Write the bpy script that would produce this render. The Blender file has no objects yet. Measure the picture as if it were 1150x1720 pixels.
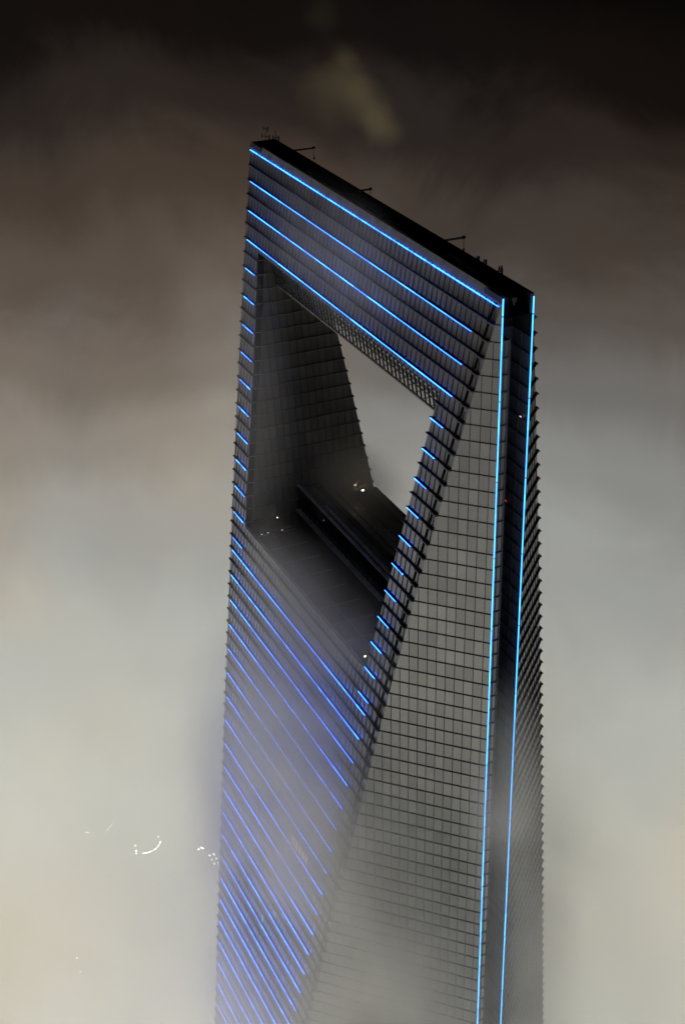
import bpy, math, random
from mathutils import Vector, Matrix

random.seed(11)
sc = bpy.context.scene
col = sc.collection

# ------------------------------------------------------------------ helpers
def s2l(r, g, b, a=1.0):
    def f(v):
        v /= 255.0
        return v / 12.92 if v <= 0.04045 else ((v + 0.055) / 1.055) ** 2.4
    return (f(r), f(g), f(b), a)

class MB:
    """collects quads and bars, then becomes one mesh object"""
    def __init__(self):
        self.v, self.f, self.t, self.m = [], [], [], []
    def face(self, pts, tone=0.5, mi=0):
        i = len(self.v)
        self.v.extend([tuple(p) for p in pts])
        self.f.append(tuple(range(i, i + len(pts))))
        self.t.append(tone); self.m.append(mi)
    def box8(self, p, tone=0.5, mi=0):
        i = len(self.v)
        self.v.extend([tuple(q) for q in p])
        for q in ((0, 3, 2, 1), (4, 5, 6, 7), (0, 1, 5, 4), (1, 2, 6, 5), (2, 3, 7, 6), (3, 0, 4, 7)):
            self.f.append(tuple(i + a for a in q)); self.t.append(tone); self.m.append(mi)
    def box(self, x0, x1, y0, y1, z0, z1, tone=0.5, mi=0):
        self.box8([(x0, y0, z0), (x1, y0, z0), (x1, y1, z0), (x0, y1, z0),
                   (x0, y0, z1), (x1, y0, z1), (x1, y1, z1), (x0, y1, z1)], tone, mi)
    def bar(self, a, b, w, h, up=(0, 0, 1), tone=0.5, mi=0):
        """bar from a to b, w wide across, h tall along up"""
        a, b, up = Vector(a), Vector(b), Vector(up)
        d = (b - a).normalized()
        s = d.cross(up)
        s = s.normalized() if s.length > 1e-6 else Vector((1, 0, 0))
        u = s.cross(d).normalized()
        s *= w / 2; u *= h / 2
        self.box8([a - s - u, a + s - u, b + s - u, b - s - u, a - s + u, a + s + u, b + s + u, b - s + u], tone, mi)
    def tube(self, a, b, r0, r1=None, n=8, mi=0):
        a, b = Vector(a), Vector(b); r1 = r0 if r1 is None else r1
        d = (b - a).normalized()
        s = d.cross(Vector((0, 0, 1)))
        s = s.normalized() if s.length > 1e-4 else Vector((1, 0, 0))
        u = s.cross(d)
        i = len(self.v)
        for k in range(n):
            t = 2 * math.pi * k / n
            o = s * math.cos(t) + u * math.sin(t)
            self.v.append(tuple(a + o * r0)); self.v.append(tuple(b + o * r1))
        for k in range(n):
            j = (k + 1) % n
            self.f.append((i + 2 * k, i + 2 * j, i + 2 * j + 1, i + 2 * k + 1)); self.t.append(.5); self.m.append(mi)
        self.f.append(tuple(i + 2 * k for k in range(n))[::-1]); self.t.append(.5); self.m.append(mi)
        self.f.append(tuple(i + 2 * k + 1 for k in range(n))); self.t.append(.5); self.m.append(mi)
    def ball(self, c, r, n=10, m=6, sq=1.0, mi=0):
        c = Vector(c)
        rings = []
        for j in range(m + 1):
            ph = math.pi * j / m
            rings.append([c + Vector((math.sin(ph) * math.cos(2 * math.pi * k / n) * r, math.sin(ph) * math.sin(2 * math.pi * k / n) * r, math.cos(ph) * r * sq)) for k in range(n)])
        for j in range(m):
            for k in range(n):
                l = (k + 1) % n
                self.face([rings[j][k], rings[j + 1][k], rings[j + 1][l], rings[j][l]], .5, mi)
    def merge(self, o, mi):
        i = len(self.v)
        self.v += o.v; self.f += [tuple(a + i for a in q) for q in o.f]; self.t += o.t; self.m += [mi] * len(o.f)
    def build(self, name, mats, parent=None, loc=None):
        if not isinstance(mats, (list, tuple)): mats = [mats]
        me = bpy.data.meshes.new(name)
        base = Vector(loc) if loc else Vector((0, 0, 0))
        me.from_pydata([tuple(Vector(v) - base) for v in self.v], [], self.f)
        for m in mats: me.materials.append(m)
        at = me.attributes.new('tone', 'FLOAT', 'FACE')
        at.data.foreach_set('value', self.t)
        me.polygons.foreach_set('material_index', self.m)
        me.update()
        o = bpy.data.objects.new(name, me); col.objects.link(o)
        if loc: o.location = base
        if parent is not None:
            o.parent = parent
        return o

def tag(o, label=None, cat=None, group=None, kind=None):
    if label: o['label'] = label
    if cat: o['category'] = cat
    if group: o['group'] = group
    if kind: o['kind'] = kind
    return o

def empty(name, loc):
    o = bpy.data.objects.new(name, None); col.objects.link(o); o.location = loc
    o.empty_display_size = 2
    return o

# ------------------------------------------------------------------ materials
def new_mat(name):
    m = bpy.data.materials.new(name); m.use_nodes = True
    nt = m.node_tree
    return m, nt, nt.nodes['Principled BSDF']

def solid(name, rgb, rough=.5, metal=0.0, var=.25, scale=1.5):
    m, nt, b = new_mat(name)
    tc = nt.nodes.new('ShaderNodeTexCoord')
    no = nt.nodes.new('ShaderNodeTexNoise'); no.inputs['Scale'].default_value = scale; no.inputs['Detail'].default_value = 5
    nt.links.new(tc.outputs['Object'], no.inputs['Vector'])
    mr = nt.nodes.new('ShaderNodeMapRange')
    mr.inputs['From Min'].default_value = .3; mr.inputs['From Max'].default_value = .7
    mr.inputs['To Min'].default_value = 1 - var; mr.inputs['To Max'].default_value = 1 + var
    nt.links.new(no.outputs['Fac'], mr.inputs['Value'])
    mx = nt.nodes.new('ShaderNodeVectorMath'); mx.operation = 'SCALE'
    mx.inputs[0].default_value = rgb
    nt.links.new(mr.outputs['Result'], mx.inputs['Scale'])
    nt.links.new(mx.outputs['Vector'], b.inputs['Base Color'])
    b.inputs['Roughness'].default_value = rough; b.inputs['Metallic'].default_value = metal
    return m

def glass_skin(name, rgb, rough=.14, metal=.9, var=.22):
    """coated reflective facade glass, each panel a little different"""
    m, nt, b = new_mat(name)
    at = nt.nodes.new('ShaderNodeAttribute'); at.attribute_name = 'tone'
    tc = nt.nodes.new('ShaderNodeTexCoord')
    no = nt.nodes.new('ShaderNodeTexNoise'); no.inputs['Scale'].default_value = .22; no.inputs['Detail'].default_value = 6
    nt.links.new(tc.outputs['Object'], no.inputs['Vector'])
    a = nt.nodes.new('ShaderNodeMath'); a.operation = 'MULTIPLY_ADD'
    a.inputs[1].default_value = 2 * var; a.inputs[2].default_value = 1 - var
    nt.links.new(at.outputs['Fac'], a.inputs[0])
    d = nt.nodes.new('ShaderNodeMath'); d.operation = 'MULTIPLY_ADD'
    d.inputs[1].default_value = .3; d.inputs[2].default_value = .85
    nt.links.new(no.outputs['Fac'], d.inputs[0])
    e = nt.nodes.new('ShaderNodeMath'); e.operation = 'MULTIPLY'
    nt.links.new(a.outputs[0], e.inputs[0]); nt.links.new(d.outputs[0], e.inputs[1])
    mx = nt.nodes.new('ShaderNodeVectorMath'); mx.operation = 'SCALE'; mx.inputs[0].default_value = rgb
    nt.links.new(e.outputs[0], mx.inputs['Scale'])
    nt.links.new(mx.outputs['Vector'], b.inputs['Base Color'])
    b.inputs['Metallic'].default_value = metal
    r = nt.nodes.new('ShaderNodeMath'); r.operation = 'MULTIPLY_ADD'
    r.inputs[1].default_value = .10; r.inputs[2].default_value = rough
    nt.links.new(no.outputs['Fac'], r.inputs[0]); nt.links.new(r.outputs[0], b.inputs['Roughness'])
    return m

def glow(name, rgb, strength, vary=0.0):
    m, nt, b = new_mat(name)
    b.inputs['Base Color'].default_value = (.02, .02, .02, 1)
    b.inputs['Emission Color'].default_value = (*rgb, 1)
    b.inputs['Emission Strength'].default_value = strength
    if vary:
        at = nt.nodes.new('ShaderNodeAttribute'); at.attribute_name = 'tone'
        a = nt.nodes.new('ShaderNodeMath'); a.operation = 'MULTIPLY_ADD'
        a.inputs[1].default_value = strength * vary * 2; a.inputs[2].default_value = strength * (1 - vary)
        nt.links.new(at.outputs['Fac'], a.inputs[0]); nt.links.new(a.outputs[0], b.inputs['Emission Strength'])
    return m

def clear_glass(name, rgb, alpha_mix):
    m, nt, b = new_mat(name)
    out = nt.nodes['Material Output']
    tr = nt.nodes.new('ShaderNodeBsdfTransparent'); tr.inputs['Color'].default_value = (*rgb, 1)
    gl = nt.nodes.new('ShaderNodeBsdfGlossy'); gl.inputs['Roughness'].default_value = .05
    gl.inputs['Color'].default_value = (.8, .85, .9, 1)
    mx = nt.nodes.new('ShaderNodeMixShader'); mx.inputs['Fac'].default_value = alpha_mix
    nt.links.new(tr.outputs[0], mx.inputs[1]); nt.links.new(gl.outputs[0], mx.inputs[2])
    nt.links.new(mx.outputs[0], out.inputs['Surface'])
    nt.nodes.remove(b)
    return m

M_GLASS = glass_skin('facade_glass', (.42, .45, .52), metal=.6, var=.14)
M_GLASS_FLAT = glass_skin('flat_facade_glass', (.31, .33, .355), rough=.16, var=.17)
M_REVEAL = glass_skin('reveal_glass', (.36, .36, .365), rough=.12, metal=.35)
M_CHANNEL = glass_skin('channel_glass', (.30, .31, .34), rough=.12, metal=.6)
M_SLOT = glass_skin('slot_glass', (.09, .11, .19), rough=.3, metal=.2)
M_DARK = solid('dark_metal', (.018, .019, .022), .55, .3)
M_FIN = solid('fin_metal', (.085, .088, .095), .5, .4)
M_FINPALE = solid('pale_fin_metal', (.3, .29, .28), .4, .2)
M_CAP = solid('parapet_metal', (.72, .71, .69), .5, 0, scale=.6)
M_DECK = solid('roof_deck', (.028, .028, .03), .85, 0, scale=.5)
M_LOUVRE = solid('louvre_metal', (.36, .36, .36), .5, .4)
M_LOUVREDARK = solid('louvre_gap', (.012, .012, .013), .8, 0)
M_BOX = solid('equipment_paint', (.11, .11, .11), .6, 0)
M_GALLERY = clear_glass('gallery_glass', (.55, .57, .6), .25)
M_SKYWALK = clear_glass('skywalk_glass', (.86, .87, .88), .12)
BLUE = (.014, .13, 1.0)
M_LED = glow('blue_led', BLUE, 14.0, .5)
M_LEDV = glow('blue_led_tube', (.05, .36, 1.0), 3.4, .2)
M_WARM = glow('warm_lamp', (1, .78, .5), 16.0)
M_WARMW = glow('lit_window_warm', (1, .62, .36), 3.2)
M_CYAN = glow('painted_reflection_cyan', (.25, .7, 1.0), .6, .5)  # emission stands in for reflections in the facade glass
M_RED = glow('red_lamp', (1, .06, .1), .6)
M_CITY = glow('city_lamp', (1, .95, .85), 10.0, .6)

# ------------------------------------------------------------------ tower geometry
P = 2.1                     # facade module
Z0 = 488.8                  # height of facade level 0
D, C = 40.195, 1.9325       # half diagonal of the square plan, half width of the corner channel
ZT = Z0 + 1.523 * P         # roof rim, 492 m
KB = 112                    # lowest level that is detailed
def Z(k): return Z0 - k * P
def K(z): return (Z0 - z) / P
def fk(k):                  # how far the curved faces stand out from the blade's middle plane
    s = (k + 1.4) / 60.0
    return C + 23.467 * s - 5.512 * s * s + 1.501 * s ** 3
def hk(k): return D - fk(k)   # half width of a curved face
def lerp(x, xs, ys):
    if x <= xs[0]: i = 0
    elif x >= xs[-1]: i = len(xs) - 2
    else:
        i = max(j for j in range(len(xs) - 1) if xs[j] <= x)
    t = (x - xs[i]) / (xs[i + 1] - xs[i])
    return ys[i] + t * (ys[i + 1] - ys[i])
def xl(k): return lerp(k, [0, 6.1, 12.8, 18.1, 24.2, 26.7], [-32.4, -29.9, -26.9, -25.1, -23.3, -22.6])
def xr(k): return lerp(k, [7.25, 13.3, 19.2, 25.3], [27.92, 25.96, 23.95, 21.71])
K_SOFFIT, K_SILL = 5.42, 25.37

tower = empty('skyscraper', (0, 0, 0))
tag(tower, 'tall glass skyscraper with a trapezoid opening and blue light lines, half sunk in fog', 'skyscraper')

# --- curved faces
def col_range(lo, hi, step, off=0.0):
    a = math.floor(lo / step) * step + off
    xs = []
    while a < hi + step:
        xs.append(a); a += step
    return xs
def tilt(): return random.uniform(-.006, .006)
def panels(mb, mul, k0, k1, lo, hi, pt, step, mw=.06, md=.07, out=(0, -1, 0), tonef=None):
    """glass panels of one storey band between levels k0 and k1; lo/hi bound the coordinate at each level"""
    a0, a1, b0, b1 = lo(k0), hi(k0), lo(k1), hi(k1)
    cl = lambda x, p, q: min(max(x, p), q)
    xs = col_range(min(a0, b0), max(a1, b1), step)
    o = Vector(out)
    row = random.uniform(-.08, .08)
    for xa, xb in zip(xs[:-1], xs[1:]):
        ta, tb = cl(xa, a0, a1), cl(xb, a0, a1)
        ba, bb = cl(xa, b0, b1), cl(xb, b0, b1)
        if tb - ta < .02 and bb - ba < .02: continue
        pts = [Vector(pt(ta, k0)), Vector(pt(ba, k1)), Vector(pt(bb, k1)), Vector(pt(tb, k0))]
        if tb - ta < .02: pts = pts[:3]
        elif bb - ba < .02: pts = [pts[0], pts[1], pts[3]]
        pts = [q + o * tilt() for q in pts]
        mb.face(pts, min(1, max(0, random.betavariate(3, 3) + row)))
        if mul is not None and ta > a0 + .05 and ba > b0 + .05 and ta < a1 - .05 and ba < b1 - .05:
            mul.bar(Vector(pt(ta, k0)) + o * md / 2, Vector(pt(ba, k1)) + o * md / 2, mw, md + .02, up=o)

def curved_face(sy, detail):
    pt = lambda x, k: (x, sy * fk(k), Z(k))
    mb, mul, fin, gro = MB(), MB(), MB(), MB()
    step = 1.2 if detail else 2.4
    levels = [-1.08] + list(range(0, KB + 1))
    ks = sorted(set(levels + [K_SOFFIT, K_SILL]))
    gap0, gap1 = 1.65, 1.05              # groove beside the outer edge
    for k0, k1 in zip(ks[:-1], ks[1:]):
        solid_band = k1 <= K_SOFFIT + .001 or k0 >= K_SILL - .001
        hi = lambda k: hk(k) - gap0
        spans = []
        if solid_band: spans.append((lambda k: -hk(k), hi))
        else:
            spans.append((lambda k: -hk(k), xl)); spans.append((xr, hi))
        spans.append((lambda k: hk(k) - gap1, lambda k: hk(k)))
        for lo, h2 in spans:
            panels(mb, mul, k0, k1, lo, h2, pt, step, out=(0, sy, 0))
        # recessed dark groove: floor and two cheeks
        r = .35
        p0 = lambda g, k, d: (hk(k) - g, sy * (fk(k) - d), Z(k))
        gro.face([p0(gap0, k0, r), p0(gap0, k1, r), p0(gap1, k1, r), p0(gap1, k0, r)])
        gro.face([p0(gap0, k0, 0), p0(gap0, k1, 0), p0(gap0, k1, r), p0(gap0, k0, r)])
        gro.face([p0(gap1, k0, r), p0(gap1, k1, r), p0(gap1, k1, 0), p0(gap1, k0, 0)])
    dep = .31
    for k in range(0, KB + 1):
        y = sy * (fk(k) + dep / 2 - .03)
        z = Z(k)
        def b(x0, x1, d=dep, t=.12):
            yy = sy * (fk(k) + d / 2 - .03)
            fin.box(x0, x1, min(yy - d / 2, yy + d / 2), max(yy - d / 2, yy + d / 2), z - t / 2, z + t / 2)
        if K_SOFFIT < k < K_SILL:
            b(-hk(k) - .06, xl(k) - .02); b(xr(k) - .25, hk(k) - gap0 + .1)
        else:
            b(-hk(k) - .06, hk(k) - gap0 + .1)
        b(hk(k) - gap1 - .05, hk(k) + .05, .45, .18)
        b(hk(k) - gap0 + .1, hk(k) - gap1 - .05, .30, .14)
        # bracket beside the groove
        b(hk(k) - gap0 + .15, hk(k) - gap0 + .4, .42, .26)
    f = mb.build('curved_facade', M_GLASS, tower)
    mul.build('mullion', M_FIN, f); fin.build('sunshade_fin', M_FIN, f); gro.build('recessed_groove', M_FIN, f)
    return f
front = curved_face(-1, True)
rear = curved_face(1, False)

# --- LED strips along the lips of every second fin of the curved face
def led_line(x0, x1, k, dz=0.0, dy=.33, s=.054, seg=1.43, gap=.10):
    mb = MB()
    y = -(fk(k) + dy); z = Z(k) + dz
    x = x0
    while x < x1 - .05:
        e = min(x + seg, x1)
        mb.box(x, e, y - s / 2, y + s / 2, z - s / 2 , z + s / 2, random.random())
        x = e + gap
    return mb.build('light_strip', M_LED, front)
for k in (-1,):
    led_line(-37.9, 37.75, k, .0, .10, .06)
for k in (1, 3, 5): led_line(-hk(k) + 1.54, hk(k) - 3.75, k, gap=.03, seg=4.2, s=.06)
for k in range(7, 28, 2):
    led_line(-hk(k) + 1.54, xl(k) - .1, k, gap=.05); led_line(xr(k) + .05, xr(k) + 3.25, k, gap=.05)
for k in range(28, KB, 2):
    led_line(-hk(k) + 1.54 , hk(k) - 4.0, k)

# --- flat faces
def flat_face(sx, sy, detail):
    pt = lambda v, k: (sx * (D - v), sy * v, Z(k))
    n = Vector((sx, sy, 0)).normalized()
    mb, mul, fin = MB(), MB(), MB()
    ks = [-1.4] + list(range(0, KB + 1))
    for k0, k1 in zip(ks[:-1], ks[1:]):
        panels(mb, mul if detail else None, k0, k1, lambda k: C, lambda k: max(fk(k), C + .001), pt, .86, mw=.075, md=.05, out=n)
    for k in range(0, KB + 1):
        a = Vector(pt(C + .05, k)); b = Vector(pt(fk(k) - .02, k))
        d, t = (.14, .075) if sy < 0 else (.24, .11)
        fin.bar(a + n * (d / 2 - .02), b + n * (d / 2 - .02), d, t)
    mb.merge(mul, 1); mb.merge(fin, 1)
    mb.build('flat_facade', [M_GLASS_FLAT, M_FIN], tower)
for sx, sy in ((1, -1), (1, 1), (-1, -1), (-1, 1)):
    flat_face(sx, sy, sx > 0)

# --- corner channels between the two flat faces
def channel(sx):
    dep, dsh, ym = 4.2, .45, -.55
    X0, X1, X2 = sx * (D - C), sx * (D - C - dep), sx * (D - C - dsh)
    mb, fr = MB(), MB()
    bx = lambda xa, xb, ya, yb, za, zb: fr.box(min(xa, xb), max(xa, xb), min(ya, yb), max(ya, yb), za, zb)
    for k in range(1, KB):
        z, zn = Z(k), Z(k + 1)
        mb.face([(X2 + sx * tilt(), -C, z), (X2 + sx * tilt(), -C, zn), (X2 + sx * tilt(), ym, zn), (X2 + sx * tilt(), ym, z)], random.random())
        mb.face([(X0, -C, z), (X0, -C, zn), (X2, -C, zn), (X2, -C, z)], .3, 1)
        mb.face([(X2, ym, z), (X2, ym, zn), (X1, ym, zn), (X1, ym, z)], .3, 1)
        for j in range(2):
            y0, w = ym + j * (C - ym) / 2, (C - ym) / 2
            mb.face([(X1 + sx * tilt(), y0, z), (X1 + sx * tilt(), y0, zn), (X1 + sx * tilt(), y0 + w, zn), (X1 + sx * tilt(), y0 + w, z)], random.random() * .5, 2)
        for j in range(2):
            xa, xb = X1 + (X0 - X1) * j / 2, X1 + (X0 - X1) * (j + 1) / 2
            mb.face([(xa, C + tilt(), z), (xa, C + tilt(), zn), (xb, C + tilt(), zn), (xb, C + tilt(), z)], random.random() * .5, 2)
        bx(X2, X2 + sx * .14, -C + .02, ym, z - .06, z + .06)
        bx(X1 + sx * .02, X1 + sx * .14, ym + .02, C - .1, z - .05, z + .05)
        bx(X1 + sx * .15, X0 - sx * .1, C - .1, C, z - .05, z + .05)
        if k % 2 == 0 and k > 7:      # diagonal braces across the slot
            fr.bar((X1 + sx * .4, ym + .15, z), (X1 + sx * .4, C - .2, Z(k + 1.6)), .12, .12, up=(1, 0, 0))
    for y in (-C + .7, ym - .12):
        bx(X2, X2 + sx * .1, y - .04, y + .04, Z(KB), Z(1))
    bx(X2 + sx * .003, X2 - sx * .2, ym - .02, ym + .08, Z(KB), Z(1))
    x = X1 + (X0 - X1) * .5
    bx(x - .05, x + .05, C - .09, C, Z(KB), Z(1))
    # dark spandrel under the roof
    for y in (-C, C):
        mb.face([(X1, y, Z(1)), (X0, y, Z(1)), (X0, y, ZT), (X1, y, ZT)], .2, 1)
    mb.face([(X1, -C, Z(1)), (X1, C, Z(1)), (X1, C, ZT - .6), (X1, -C, ZT - .6)], .1, 1)
    mb.face([(X2, -C, Z(1)), (X2, ym, Z(1)), (X1, ym, Z(1)), (X1, -C, Z(1))], .1, 1)
    c = mb.build('corner_channel', [M_CHANNEL, M_DARK, M_SLOT], tower)
    fr.build('channel_frame', M_FIN, c)
    return c
ch = channel(1)
channel(-1)
for sy, top in ((-1, ZT - .05), (1, ZT - .35)):
    mb = MB()
    x, y = D - C + .13, sy * (C + .02)
    z = top
    i = 0
    while z > Z(KB):
        e = z - (1.98 if i % 5 else 2.0)
        mb.box(x - .05, x + .05, y - .06, y + .06, e, z, random.random())
        z = e - (.05 if i % 5 else .16); i += 1
    mb.build('corner_light_tube', M_LEDV, ch)

# --- inner walls of the opening
def reveal(side):
    xf = xl if side < 0 else xr
    mb, fin, mul = MB(), MB(), MB()
    ks = [K_SOFFIT] + list(range(6, 27)) + [26.6]
    inw = -side
    for k0, k1 in zip(ks[:-1], ks[1:]):
        pt = lambda y, k: (xf(k), y, Z(k))
        panels(mb, mul, k0, k1, lambda k: -fk(k) + 1.05, lambda k: fk(k), pt, 1.17, mw=.08, md=.06, out=(inw, 0, 0))
        # dark recessed strip behind the outer edge
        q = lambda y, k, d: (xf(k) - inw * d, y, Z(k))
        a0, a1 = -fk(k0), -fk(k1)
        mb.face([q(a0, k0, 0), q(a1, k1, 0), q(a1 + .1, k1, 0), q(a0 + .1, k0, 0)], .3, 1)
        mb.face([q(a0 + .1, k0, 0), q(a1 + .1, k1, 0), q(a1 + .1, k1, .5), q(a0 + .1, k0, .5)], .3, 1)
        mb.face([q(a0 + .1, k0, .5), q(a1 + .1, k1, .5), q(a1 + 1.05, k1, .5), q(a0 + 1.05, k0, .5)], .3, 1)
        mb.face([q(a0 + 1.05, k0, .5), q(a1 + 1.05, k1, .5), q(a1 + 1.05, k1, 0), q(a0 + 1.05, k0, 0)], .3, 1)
    for k in range(6, 27):
        fin.bar((xf(k) + inw * .07, -fk(k) + 1.0, Z(k)), (xf(k) + inw * .07, fk(k) + .12, Z(k)), .2, .09)
        fin.bar((xf(k) + inw * -.15, -fk(k) + .12, Z(k)), (xf(k) + inw * .07, -fk(k) + 1.0, Z(k)), .1, .09)
    mb.merge(mul, 2); mb.merge(fin, 3)
    r = mb.build('portal_wall', [M_REVEAL, M_DARK, M_FIN, M_FINPALE], tower)
    return r
rv = reveal(-1)
reveal(1)

# --- bridge underside and the glazed skywalk hung below it
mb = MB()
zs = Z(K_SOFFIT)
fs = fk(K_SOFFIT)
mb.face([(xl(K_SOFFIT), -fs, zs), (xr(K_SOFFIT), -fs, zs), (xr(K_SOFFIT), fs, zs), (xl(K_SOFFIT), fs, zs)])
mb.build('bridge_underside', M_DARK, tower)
zt, zb = zs - .02, Z0 - 16.35
yt, yb = 2.95, 2.2
xa, xb = -30.2, 28.4
sk, skb = MB(), MB()
for sy in (-1, 1):
    sk.face([(xa, sy * yt, zt), (xa + .6, sy * yb, zb), (xb, sy * yb, zb), (xb, sy * yt, zt)])
    n = 1.2
    x = xa + .5
    while x < xb and sy < 0:
        skb.bar((x, sy * (yt + .03), zt), (x + .05, sy * (yb + .03), zb), .24, .16, up=(0, 1, 0))
        x += n
    for t, w in () if sy > 0 else ((.0, .3), (.36, .12), (.66, .12)):
        y = sy * (yt + (yb - yt) * t); z = zt + (zb - zt) * t
        skb.bar((xa, y, z), (xb, y, z), .12, w)
    skb.bar((xa + .3, sy * yb, zb), (xb, sy * yb, zb), .26, .2, mi=1)
for j in range(24):
    x = xa + 1.5 + j * 2.4
    skb.bar((x, -yb, zb), (x, yb, zb), .1, .12)
s = sk.build('skywalk', M_SKYWALK, tower)
skb.build('skywalk_frame', [M_DARK, M_FINPALE], s)
fl = MB()
fl.box(xa + .6, xb, -.25, .25, zb - .06, zb + .06)
fl.build('skywalk_floor', M_DARK, s)

# --- roof
rd = MB()
zr = ZT - 1.5
rd.face([(-(D - C), -C + .75, zr), (D - C - 5.4, -C + .75, zr), (D - C - 5.4, C - .35, zr), (-(D - C), C - .35, zr)])
rd.face([(D - C - 5.4, -C + .02, zr - .9), (D - C, -C + .02, zr - .9), (D - C, C - .02, zr - .9), (D - C - 5.4, C - .02, zr - .9)])
roof = rd.build('roof', M_DECK, tower)
pp = MB()
zc = Z(-1.08)
# sloping front cap, plain rear and end parapets
pp.face([(-(D - C), -C - .12, zc), (D - C - .05, -C - .12, zc), (D - C - .05, -C + .35, ZT), (-(D - C), -C + .35, ZT)], .5, 1)
pp.face([(-(D - C), -C + .35, ZT), (D - C - .05, -C + .35, ZT), (D - C - .05, -C + .74, ZT), (-(D - C), -C + .74, ZT)], .5, 1)
pp.face([(-(D - C), -C + .74, ZT), (D - C - .05, -C + .74, ZT), (D - C - .05, -C + .74, zr - 1), (-(D - C), -C + .74, zr - 1)])
pp.box(-(D - C), D - C - .02, C - .35, C + .12, zr - .9, ZT)
pp.box(-(D - C) - .02, -(D - C) + .35, -C + .76, C - .36, zr - .5, ZT - .02)
for j in range(24):      # joints of the cap
    x = -36 + j * 3.1
    pp.box(x, x + .05, -C + .36, -C + .735, ZT - .01, ZT + .015)
pp.build('parapet', [M_DARK, M_CAP], roof)

# --- terrace at the foot of the opening
ZD = Z0 - 55.0
kd = K(ZD)
td = MB()
td.face([(xl(kd), -fk(kd) + .2, ZD), (xr(kd), -fk(kd) + .2, ZD), (xr(kd), fk(kd) - .2, ZD), (xl(kd), fk(kd) - .2, ZD)])
terrace = td.build('terrace', M_DECK, tower)
sl = MB()
x0, x1 = xl(K_SILL) - .3, xr(K_SILL) + .3
zsl = Z(K_SILL); fsl = fk(K_SILL)
sl.box(x0, x1, -fsl - .05, -fsl + .55, zsl - .02, zsl + .12)
sl.box(x0, x1, -fsl + .02, -fsl + .50, ZD, zsl - .02)
sl.build('sill_coping', M_CAP, terrace)
bk = MB()
zbk = Z0 - 50.7; fbk = fk(K(zbk))
bk.box(xl(kd) + .6, xr(kd), fbk - .5, fbk, ZD, zbk)
bk.box(xl(kd) + .6, xr(kd), fbk - 3.4, fbk - .5, zbk - 1.6, zbk - 1.3)
bk.build('rear_parapet', M_DARK, terrace)
# joints and pipes of the deck
dj = MB()
for j in range(9):
    dj.bar((-22 + j * 4.8, -10.4, ZD + .03), (-22 + j * 4.8, -3.2, ZD + .03), .16, .05)
dj.bar((-22, -7.2, ZD + .04), (21, -7.2, ZD + .04), .16, .06)
dj.build('deck_joint', M_LOUVRE, terrace)
# glazed gallery
yg = -2.0
zl, zr2 = Z0 - 52.1, Z0 - 47.95
gx0, gx1 = xl(24) + .1, xr(24) - .1
ga = MB()
ga.face([(gx0, yg, zl), (gx1, yg, zl), (gx1, yg, zr2), (gx0, yg, zr2)])
gallery = ga.build('gallery', M_GALLERY, tower)
gm = MB()
x = gx0
while x < gx1:
    gm.box(x - .05, x + .05, yg - .05, yg + .05, zl, zr2); x += 1.5
gm.box(gx0, gx1, yg - .06, yg + .06, zl + 2.0, zl + 2.12)
gm.build('gallery_mullion', M_DARK, gallery)
gl = MB()
gl.box(gx0, gx1, yg - .75, yg + .1, zl - .16, zl)
gl.build('gallery_ledge', M_CAP, gallery)
gb = MB()
gb.box(gx0, gx1, yg - .12, yg + .1, ZD, zl - .16)
gb.face([(gx0, 1.6, ZD), (gx1, 1.6, ZD), (gx1, 1.6, zr2 - .4), (gx0, 1.6, zr2 - .4)])
gb.face([(gx0, yg + .1, zl - .1), (gx1, yg + .1, zl - .1), (gx1, 1.6, zl - .1), (gx0, 1.6, zl - .1)])
gb.build('gallery_base', M_DECK, gallery)
gr = MB()
gr.box(gx0, gx1, yg - .35, yg + .15, zr2, zr2 + .12)
gr.box(gx0 + 9, gx1 - 3, yg + .5, yg + .95, zr2 + .14, zr2 + .36)
gr.build('gallery_rail', M_CAP, gallery)
lv = MB()
ys, ye = yg + .16, fbk - 3.4
zsv, zev = zr2 + .0, zbk - 1.5
lv.face([(gx0, ys, zsv - .25), (gx1, ys, zsv - .25), (gx1, ye, zev - .25), (gx0, ye, zev - .25)], .5, 1)
x = gx0
while x < gx1 - .5:
    lv.box8([(x, ys, zsv - .24), (x + .62, ys, zsv - .24), (x + .62, ye, zev - .24), (x, ye, zev - .24),
             (x, ys, zsv), (x + .62, ys, zsv + .05), (x + .62, ye, zev + .05), (x, ye, zev)])
    x += .92
for t in (.33, .66):
    y = ys + (ye - ys) * t; z = zsv + (zev - zsv) * t + .1
    lv.bar((gx0, y, z), (gx1, y, z), .22, .14, mi=1)
lv.build('louvred_roof', [M_LOUVRE, M_LOUVREDARK], gallery)

# --- warm lit windows of the lower face; glowing cyan patches imitate reflected lights
def lit_patch(x, k, w, hgt, mat, lean=0.0):
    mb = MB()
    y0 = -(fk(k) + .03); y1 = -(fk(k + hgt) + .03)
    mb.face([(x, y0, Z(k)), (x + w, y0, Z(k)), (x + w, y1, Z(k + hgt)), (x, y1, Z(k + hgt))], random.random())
    mb.build('lit_window_or_reflection', mat, front)
for j in range(5):
    lit_patch(6.9 + j * 1.22, 43.15, .55, .72, M_WARMW)
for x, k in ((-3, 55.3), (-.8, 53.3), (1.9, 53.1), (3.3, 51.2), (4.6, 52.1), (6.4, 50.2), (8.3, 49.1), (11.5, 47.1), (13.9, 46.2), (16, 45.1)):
    lit_patch(x, k, .6, .55, M_CYAN)  # no windows here: reflections of a neighbour's lights, painted as glowing quads

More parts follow.
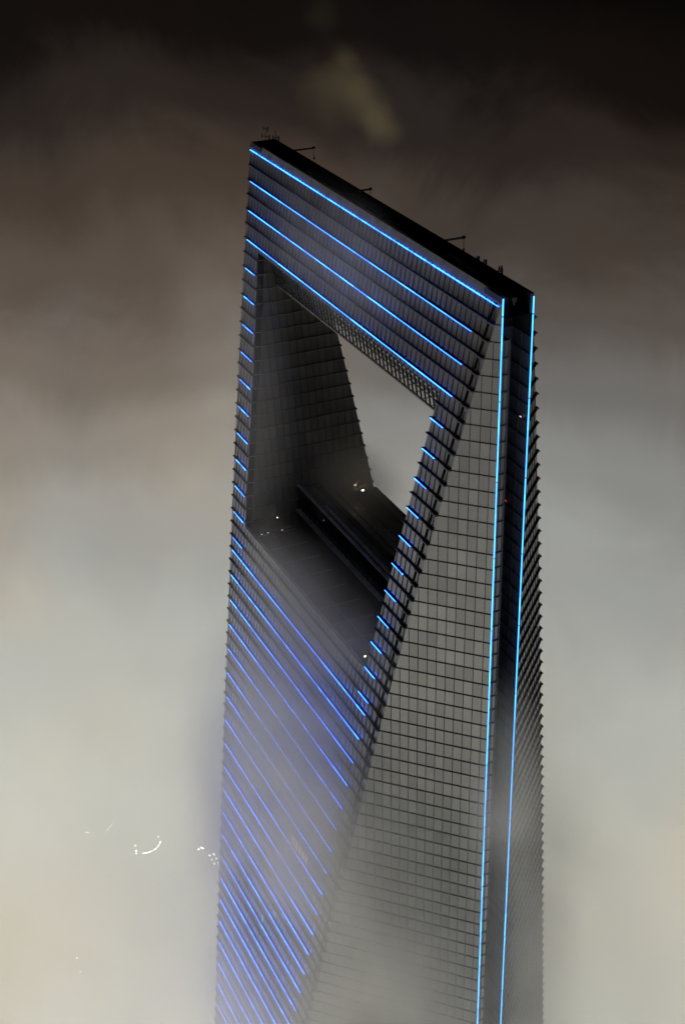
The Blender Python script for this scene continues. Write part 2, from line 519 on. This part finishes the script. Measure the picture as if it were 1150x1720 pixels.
# --- lower shaft, lost in the fog
ls = MB()
zb0, zb1 = Z(KB), Z(KB) - 70
f0 = fk(KB)
def ring(z, f):
    h = D - f
    return [(D - C, -C, z), (D - C, C, z), (h, f, z), (-h, f, z), (-(D - C), C, z), (-(D - C), -C, z), (-h, -f, z), (h, -f, z)]
r0, r1 = ring(zb0, f0), ring(zb1, min(f0 + 7, D - .3))
for j in range(8):
    n = (j + 1) % 8
    ls.face([r0[j], r0[n], r1[n], r1[j]])
ls.build('lower_shaft', M_GLASS_FLAT, tower)

# ------------------------------------------------------------------ things on the roof
def crane(x, y0, reach, label, z=None, jib=1.0, lift=.0):
    z = ZT - .35 if z is None else z
    r = empty('roof_crane', (x, y0, z - 1.5))
    tag(r, label, 'crane', 'window cleaning cranes on the roof')
    b = MB(); b.box(x - .5, x + .5, y0 - .4, y0 + .4, z - 1.5, z - .5); b.tube((x, y0, z - .5), (x, y0, z + .45), .16)
    b.build('crane_base', M_DARK, r).location = (-x, -y0, -(z - 1.5))
    tip = (x + .25, y0 + reach, z + .55 + lift)
    a = MB(); a.bar((x, y0 - .7, z + .5), tip, .2, .22); a.bar((x, y0 - .7, z + .3), (x, y0 - .2, z + .3), .4, .4)
    a.build('jib', M_DARK, r).location = (-x, -y0, -(z - 1.5))
    h = MB(); h.ball(tip, .26, 8, 6); h.tube((tip[0], tip[1], tip[2]), (tip[0], tip[1] + .02, tip[2] - 1.5), .035, n=6); h.box(tip[0] - .1, tip[0] + .1, tip[1] - .1, tip[1] + .12, tip[2] - 1.7, tip[2] - 1.4)
    h.build('pulley_head', M_DARK, r).location = (-x, -y0, -(z - 1.5))
    return r
crane(-30.0, 1.2, 3.6, 'small dark cleaning crane reaching over the rear roof edge beside the far corner masts')
crane(-6.6, -.3, 3.3, 'thin dark jib crane near the middle of the long roof edge')
crane(17.6, -.4, 4.6, 'large dark jib crane with round pulley head over the near half of the roof')

def mast(x, y, zb, hgt, label, arms, r=.06):
    o = empty('antenna_mast', (x, y, zb))
    tag(o, label, 'antenna', 'antenna masts on the roof')
    m = MB(); m.tube((0, 0, 0), (0, 0, hgt), r, r * .6, 6); m.build('mast_pole', M_DARK, o)
    a = MB()
    for z, l in arms:
        a.bar((-l / 2, -l * .2, z), (l / 2, l * .2, z), .09, .09)
        a.tube((l / 2, l * .2, z - .45), (l / 2, l * .2, z + .35), .10, n=6)
        a.tube((-l / 2, -l * .2, z - .3), (-l / 2, -l * .2, z + .25), .07, n=6)
    a.build('cross_arm', M_DARK, o)
mast(-34.9, -.75, zr, 4.3, 'tall thin antenna mast with cross arms at the far left roof corner', [(2.9, 1.5), (4.1, .9)])
mast(-33.6, .35, zr, 3.9, 'thicker antenna mast with a single cross arm at the far left roof corner', [(2.9, 1.1)], .09)
mast(26.2, 1.55, zr, 2.3, 'short plain antenna on the rear roof edge, farthest of the three by the near corner', [(1.9, .3)], .05)
mast(29.4, .7, zr, 2.9, 'slim antenna rising from the roof between the two short ones by the near corner', [(2.6, .35)], .05)
mast(31.6, 1.5, zr, 2.5, 'antenna with small side arms closest to the near roof corner', [(2.05, .5), (2.4, .35)], .05)

def unit(x0, x1, label, h=.9):
    o = empty('roof_equipment', ((x0 + x1) / 2, .45, zr))
    tag(o, label, 'equipment', 'equipment housings on the roof')
    w = (x1 - x0) / 2
    b = MB(); b.box(-w, w, -.45, .55, .05, h); b.build('housing', M_BOX, o)
    c = MB(); c.box(-w - .05, w + .05, -.5, .6, h + .003, h + .09)
    c.build('housing_lid', M_CAP, o)
    g = MB()
    for i in range(0 if w < 1.5 else int(w * 2 / .5)):
        g.box(-w + .15 + i * .5, -w + .4 + i * .5, -.47, -.452, .2, h - .15)
    g.build('vent_grille', M_DARK, o)
unit(20.2, 24.6, 'long low grey equipment housing on the roof just past the large crane')
unit(25.0, 27.4, 'shorter grey equipment housing on the roof nearest the corner antennas', .7)

def floodlight(x, y, z, label):
    o = empty('roof_floodlight', (x, y, z))
    tag(o, label, 'floodlight', 'round floodlights at the near roof corner')
    b = MB(); b.tube((0, 0, 0), (0, 0, .5), .07); b.ball((0, 0, .75), .33, 10, 6, .85); b.build('lamp_housing', M_CAP, o)
    r = MB(); r.tube((.12, -.06, .72), (.42, -.2, .78), .22, .3, 10); r.build('reflector_rim', M_BOX, o)
floodlight(36.4, -.9, zr - .9 + .9, 'round grey floodlight beside the front light tube at the roof corner')
floodlight(37.2, .1, zr - .9 + .9, 'round grey floodlight standing in the middle of the roof corner')

# ------------------------------------------------------------------ lamps on the terrace
def lamp(x, y, z, label, r=.2, mat=None, power=0.0, up=True):
    o = empty('terrace_lamp', (x, y, z))
    tag(o, label, 'lamp', 'small lamps around the opening')
    b = MB(); b.tube((0, 0, 0), (0, 0, .22), .22, .26, 10); b.build('lamp_body', M_DARK, o)
    h = MB(); h.ball((0, 0, .30), r, 10, 6, .6); h.build('bulb', mat or M_WARM, o)
    return o
M_W2 = glow('faint_warm_lamp', (1, .85, .65), 1.0)
M_W3 = glow('strong_warm_lamp', (1, .74, .45), 70.0)
lamp(-21.9, 8.55, Z0 - 51.0, 'bright warm lamp at the foot of the far inner wall, lighting the glass above it', .15, M_W3)
lamp(16.6, -9.1, ZD, 'bright warm round lamp on the terrace beside the near leg of the opening', .12, M_WARM)
lamp(-22.1, -9.0, ZD, 'left one of the row of pale lamps on the dark terrace floor', .11, M_W2)
lamp(-22.0, -8.0, ZD + .1, 'middle one of the row of pale lamps on the dark terrace floor', .11, M_W2)
lamp(-21.9, -5.6, ZD + .1, 'right one of the row of pale lamps on the dark terrace floor', .10, M_W2)
lamp(-22.1, -6.3, Z0 - 52.6, 'warm lamp low on the inner wall above the row of floor lamps', .06, M_WARM)
# tiny lights inside the corner channel
def chlight(px, py, pz, mat, label, name):
    o = MB(); o.ball((0, 0, 0), .06, 8, 6); o.tube((-.3, 0, 0), (0, 0, 0), .05, n=6)
    ob = o.build(name, mat); ob.location = (px, py, pz)
    tag(ob, label, 'lamp')
chlight(37.2, C - .25, Z0 - 12.3, M_W2, 'tiny pale lamp high in the dark corner channel', 'channel_lamp')
chlight(34.6, C - .25, Z0 - 24.6, M_RED, 'tiny red warning lamp in the dark corner channel', 'warning_lamp')

# ------------------------------------------------------------------ lights of the city far below
def light_ring(cx, cy, z, pts, label, r=.55):
    o = empty('string_of_lights', (cx, cy, z))
    tag(o, label, 'lights', 'faint city lights below in the fog')
    for p in pts:
        mb = MB(); mb.ball((0, 0, 0), r * random.uniform(.7, 1.25), 8, 6)
        b = mb.build('bulb', M_CITY, o); b.location = p
CAMQ = [176.593479, -82.893616, 61.475969, 2.725067, -0.488319, -0.017579, 2558.887396]
cpos = Vector(CAMQ[0:3]) + Vector((0, 0, Z0))
az, el, ro, fl = CAMQ[3:7]
fwd = Vector((math.cos(el) * math.cos(az), math.cos(el) * math.sin(az), math.sin(el)))
rgt0 = fwd.cross(Vector((0, 0, 1))).normalized()
up0 = rgt0.cross(fwd)
rgt = rgt0 * math.cos(ro) + up0 * math.sin(ro)
upv = -rgt0 * math.sin(ro) + up0 * math.cos(ro)
ZC = 54.0
light_ring(-396, 64, ZC, [(-1.1, -6.6, 0), (-2.9, -6.0, 0), (-6.5, -5.3, .5), (.3, -3.4, 0), (.5, -2.8, 0), (.6, -2.0, 0), (.6, -1.0, 0), (.5, .2, 0), (.1, 1.7, 0), (-.4, 2.9, 0), (-1.2, 4.3, 0), (-2.1, 5.2, 0), (-3.4, 6.3, 0), (-4.2, 6.7, 0), (-8.5, 7.2, 0)], 'larger crescent of small white lights low in the fog left of the skyscraper', .21)
light_ring(-422, 48, ZC, [(-1, -8.6, 0), (-.6, -7.6, 0), (2.0, 1, 0), (1.0, 2.2, 0), (.3, 3.3, 0), (-.8, 4.4, 0), (-3.5, 6.2, 0)], 'smaller broken crescent of white lights at the far left in the fog', .12)
light_ring(-387, 87, ZC, [(0, -.9, 0), (-.6, .6, 0), (.3, 1.2, 0)], 'pair of bright white lights in the fog above the block of six', .34)
light_ring(-377, 90.5, ZC, [(x, y, 0) for x in (-3.3, 0, 3.2) for y in (-1.1, 1.1)], 'block of six white lights in the fog beside the skyscraper edge', .36)
light_ring(-341, 12, ZC, [(0, 0, 0), (9, -1, 0)], 'two faint single lights at the bottom left in the fog', .12)

# ------------------------------------------------------------------ air
def box_obj(name, a, b, mat):
    mb = MB(); mb.box(a[0], b[0], a[1], b[1], a[2], b[2])
    return mb.build(name, mat)
def vol_mat(name):
    m = bpy.data.materials.new(name); m.use_nodes = True
    nt = m.node_tree
    nt.nodes.remove(nt.nodes['Principled BSDF'])
    pv = nt.nodes.new('ShaderNodeVolumePrincipled')
    nt.links.new(pv.outputs[0], nt.nodes['Material Output'].inputs['Volume'])
    return m, nt, pv
# drifting fog round the shaft: denser with depth, torn into plumes
fm, nt, pv = vol_mat('drifting_fog')
pv.inputs['Color'].default_value = (.93, .93, .92, 1)
pv.inputs['Anisotropy'].default_value = .1
N = lambda t: nt.nodes.new(t)
L = nt.links.new
geo = N('ShaderNodeNewGeometry')
def mathn(op, a, b=None, c=None, clamp=False):
    n = N('ShaderNodeMath'); n.operation = op; n.use_clamp = clamp
    for i, v in enumerate((a, b, c)):
        if v is None: continue
        if isinstance(v, (int, float)): n.inputs[i].default_value = v
        else: L(v, n.inputs[i])
    return n.outputs[0]
def smooth(v, a, b, lo=0.0, hi=1.0):
    n = N('ShaderNodeMapRange'); n.interpolation_type = 'SMOOTHSTEP'
    n.inputs['From Min'].default_value = a; n.inputs['From Max'].default_value = b
    n.inputs['To Min'].default_value = lo; n.inputs['To Max'].default_value = hi
    L(v, n.inputs['Value'])
    return n.outputs['Result']
sep = N('ShaderNodeSeparateXYZ'); L(geo.outputs['Position'], sep.inputs[0])
noi = N('ShaderNodeTexNoise'); noi.inputs['Scale'].default_value = .05; noi.inputs['Detail'].default_value = 5; noi.inputs['Roughness'].default_value = .6
noi.inputs['Distortion'].default_value = .6
L(geo.outputs['Position'], noi.inputs['Vector'])
nz = smooth(noi.outputs['Fac'], .36, .68, .22, 1.0)
def plume(c, r, dens, sz=1.0):
    mp = N('ShaderNodeVectorMath'); mp.operation = 'SUBTRACT'
    L(geo.outputs['Position'], mp.inputs[0]); mp.inputs[1].default_value = (c[0], c[1], Z0 + c[2])
    sc_ = N('ShaderNodeVectorMath'); sc_.operation = 'MULTIPLY'; L(mp.outputs[0], sc_.inputs[0])
    sc_.inputs[1].default_value = (1 / r[0], 1 / r[1], 1 / r[2])
    ln = N('ShaderNodeVectorMath'); ln.operation = 'LENGTH'; L(sc_.outputs[0], ln.inputs[0])
    return smooth(ln.outputs['Value'], 0, 1, dens, 0)
dens = None
for c, r, d in [((12, -18, -80), (26, 11.5, 46), .27), ((-13, -21.5, -110), (13, 9, 58), .15), ((-38, -9, -30), (13, 10, 30), .02), ((-14, -12, -34), (10, 7, 40), .03), ((10, -13, -50), (26, 9, 10), .16), ((-14, 4, -45), (14, 9, 8), .16), ((4, 3, -46), (16, 7, 6), .09), ((44, -2, -66), (7, 6, 26), .14), ((36, -17, -116), (24, 15, 64), .19), ((10, -25, -134), (26, 10, 34), .10), ((4, -7, -1), (26, 7, 11), .032), ((39, 6, -110), (12, 10, 56), .15)]:
    v = plume(c, r, d)
    dens = v if dens is None else mathn('ADD', dens, v)
layer = smooth(sep.outputs['Z'], Z0 - 150, Z0 - 35, .02, 0)
ed = N('ShaderNodeVectorMath'); ed.operation = 'LENGTH'
fl_ = N('ShaderNodeCombineXYZ'); L(sep.outputs['X'], fl_.inputs[0]); L(sep.outputs['Y'], fl_.inputs[1]); L(fl_.outputs[0], ed.inputs[0])
layer = mathn('MULTIPLY', layer, smooth(ed.outputs['Value'], 40, 85, 1, 0))
dens = mathn('ADD', dens, layer)
L(mathn('MULTIPLY', dens, nz), pv.inputs['Density'])
fb = box_obj('haze', (-105, -100, Z0 - 215), (100, 100, Z0 + 30), fm)
tag(fb, kind='stuff')
fm.cycles.volume_step_rate = .5

# ------------------------------------------------------------------ night sky: city glow in the cloud
w = bpy.data.worlds.new('World'); sc.world = w; w.use_nodes = True
nt = w.node_tree
L = nt.links.new
bg = nt.nodes['Background']; wo = nt.nodes['World Output']
tc = N('ShaderNodeTexCoord')
vec = tc.outputs['Generated']
sep = N('ShaderNodeSeparateXYZ'); L(vec, sep.inputs[0])
def dot(v):
    n = N('ShaderNodeVectorMath'); n.operation = 'DOT_PRODUCT'; L(vec, n.inputs[0]); n.inputs[1].default_value = v
    return n.outputs['Value']
def noise(scale, detail=4, rough=.5, dist=0, off=(0, 0, 0)):
    mp = N('ShaderNodeMapping'); L(vec, mp.inputs['Vector']); mp.inputs['Location'].default_value = off
    n = N('ShaderNodeTexNoise'); n.inputs['Scale'].default_value = scale; n.inputs['Detail'].default_value = detail
    n.inputs['Roughness'].default_value = rough; n.inputs['Distortion'].default_value = dist
    L(mp.outputs[0], n.inputs['Vector'])
    return n
side = dot((.407, .914, 0))
n1 = noise(4.2, 6, .5, 1.0, (1.3, 4.1, 2.2)); n2 = noise(8, 8, .6, .9, (2, 5, 1))
zz = mathn('ADD', sep.outputs['Z'], mathn('MULTIPLY', side, .11))
zz = mathn('ADD', zz, mathn('MULTIPLY_ADD', n1.outputs['Fac'], .11, -.055))
zz = mathn('ADD', zz, mathn('MULTIPLY_ADD', n2.outputs['Fac'], .07, -.035))
t = mathn('MULTIPLY_ADD', zz, -1.0, 0.0)          # 0 at the horizon, 1 straight down
rmp = N('ShaderNodeValToRGB'); rmp.color_ramp.interpolation = 'EASE'
L(t, rmp.inputs['Fac'])
stops = [(0.0, (5, 4, 4)), (0.12, (9, 8, 7)), (0.19, (20, 16, 14)), (0.235, (42, 36, 33)), (0.28, (66, 58, 52)), (0.33, (87, 79, 73)), (0.38, (112, 107, 101)), (0.43, (138, 135, 129)), (0.48, (158, 156, 149)), (0.56, (184, 182, 171)), (0.64, (199, 197, 183)), (0.72, (189, 187, 172)), (0.86, (178, 176, 160)), (0.94, (720, 720, 690)), (1.0, (830, 830, 795))]
er = rmp.color_ramp.elements
er[0].position = stops[0][0]; er[0].color = s2l(*stops[0][1])
er[1].position = stops[-1][0]; er[1].color = s2l(*stops[-1][1])
for p_, c_ in stops[1:-1]:
    e = er.new(p_); e.color = s2l(*c_)
# warm and cool patches
n3 = noise(4.5, 3, .5, 0, (7, 1, 3))
tint = N('ShaderNodeMix'); tint.data_type = 'RGBA'
tint.inputs['A'].default_value = (1.07, .98, .90, 1); tint.inputs['B'].default_value = (.95, 1.0, 1.05, 1)
L(smooth(n3.outputs['Fac'], .35, .65), tint.inputs['Factor'])
mul = N('ShaderNodeMix'); mul.data_type = 'RGBA'; mul.blend_type = 'MULTIPLY'; mul.inputs['Factor'].default_value = 1
L(rmp.outputs['Color'], mul.inputs['A']); L(tint.outputs['Result'], mul.inputs['B'])
# a faint yellow patch in the sky colour, towards the tower's far side
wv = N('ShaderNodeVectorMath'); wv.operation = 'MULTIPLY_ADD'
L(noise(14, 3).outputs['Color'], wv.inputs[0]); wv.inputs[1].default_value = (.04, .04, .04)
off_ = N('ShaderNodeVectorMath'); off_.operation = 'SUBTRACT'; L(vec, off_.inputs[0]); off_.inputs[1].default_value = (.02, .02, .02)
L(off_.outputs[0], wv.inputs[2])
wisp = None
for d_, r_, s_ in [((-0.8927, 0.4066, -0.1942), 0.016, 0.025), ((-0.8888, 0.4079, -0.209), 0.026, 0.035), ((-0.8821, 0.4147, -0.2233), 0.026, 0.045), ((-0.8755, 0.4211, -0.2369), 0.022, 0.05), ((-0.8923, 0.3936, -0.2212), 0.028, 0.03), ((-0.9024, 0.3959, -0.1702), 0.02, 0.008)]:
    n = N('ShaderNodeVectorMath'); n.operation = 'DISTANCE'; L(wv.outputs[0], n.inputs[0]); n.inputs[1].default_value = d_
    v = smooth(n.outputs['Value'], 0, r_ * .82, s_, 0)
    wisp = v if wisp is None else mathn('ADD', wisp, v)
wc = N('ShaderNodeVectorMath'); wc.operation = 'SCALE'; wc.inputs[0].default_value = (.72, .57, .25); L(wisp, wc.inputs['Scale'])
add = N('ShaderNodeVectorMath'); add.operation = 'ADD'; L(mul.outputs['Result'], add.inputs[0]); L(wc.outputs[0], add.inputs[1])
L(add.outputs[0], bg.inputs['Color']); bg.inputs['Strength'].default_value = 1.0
# the last of the sky's own light, sun well under the horizon
sky = N('ShaderNodeTexSky'); sky.sky_type = 'NISHITA'; sky.sun_disc = False
sky.sun_elevation = math.radians(-8); sky.sun_rotation = math.radians(200)
bg2 = N('ShaderNodeBackground'); L(sky.outputs[0], bg2.inputs['Color']); bg2.inputs['Strength'].default_value = .05
ash = N('ShaderNodeAddShader'); L(bg.outputs[0], ash.inputs[0]); L(bg2.outputs[0], ash.inputs[1]); L(ash.outputs[0], wo.inputs['Surface'])

# ------------------------------------------------------------------ camera
cam = bpy.data.cameras.new('camera'); co = bpy.data.objects.new('camera', cam); col.objects.link(co)
m = Matrix((( rgt.x, upv.x, -fwd.x, cpos.x), (rgt.y, upv.y, -fwd.y, cpos.y), (rgt.z, upv.z, -fwd.z, cpos.z), (0, 0, 0, 1)))
co.matrix_world = m
cam.sensor_fit = 'VERTICAL'; cam.sensor_height = 24; cam.lens = fl / 1720 * 24
cam.clip_start = .5; cam.clip_end = 3000
sc.camera = co

# ------------------------------------------------------------------ render settings
sc.render.engine = 'CYCLES'
sc.view_settings.view_transform = 'Standard'; sc.view_settings.look = 'None'
sc.view_settings.exposure = 0; sc.view_settings.gamma = 1
cy = sc.cycles
cy.use_denoising = True
cy.use_adaptive_sampling = True; cy.adaptive_threshold = .02
cy.max_bounces = 6; cy.diffuse_bounces = 2; cy.glossy_bounces = 3; cy.transparent_max_bounces = 12; cy.volume_bounces = 4
cy.volume_step_rate = 1.0; cy.volume_max_steps = 256
cy.sample_clamp_indirect = 4
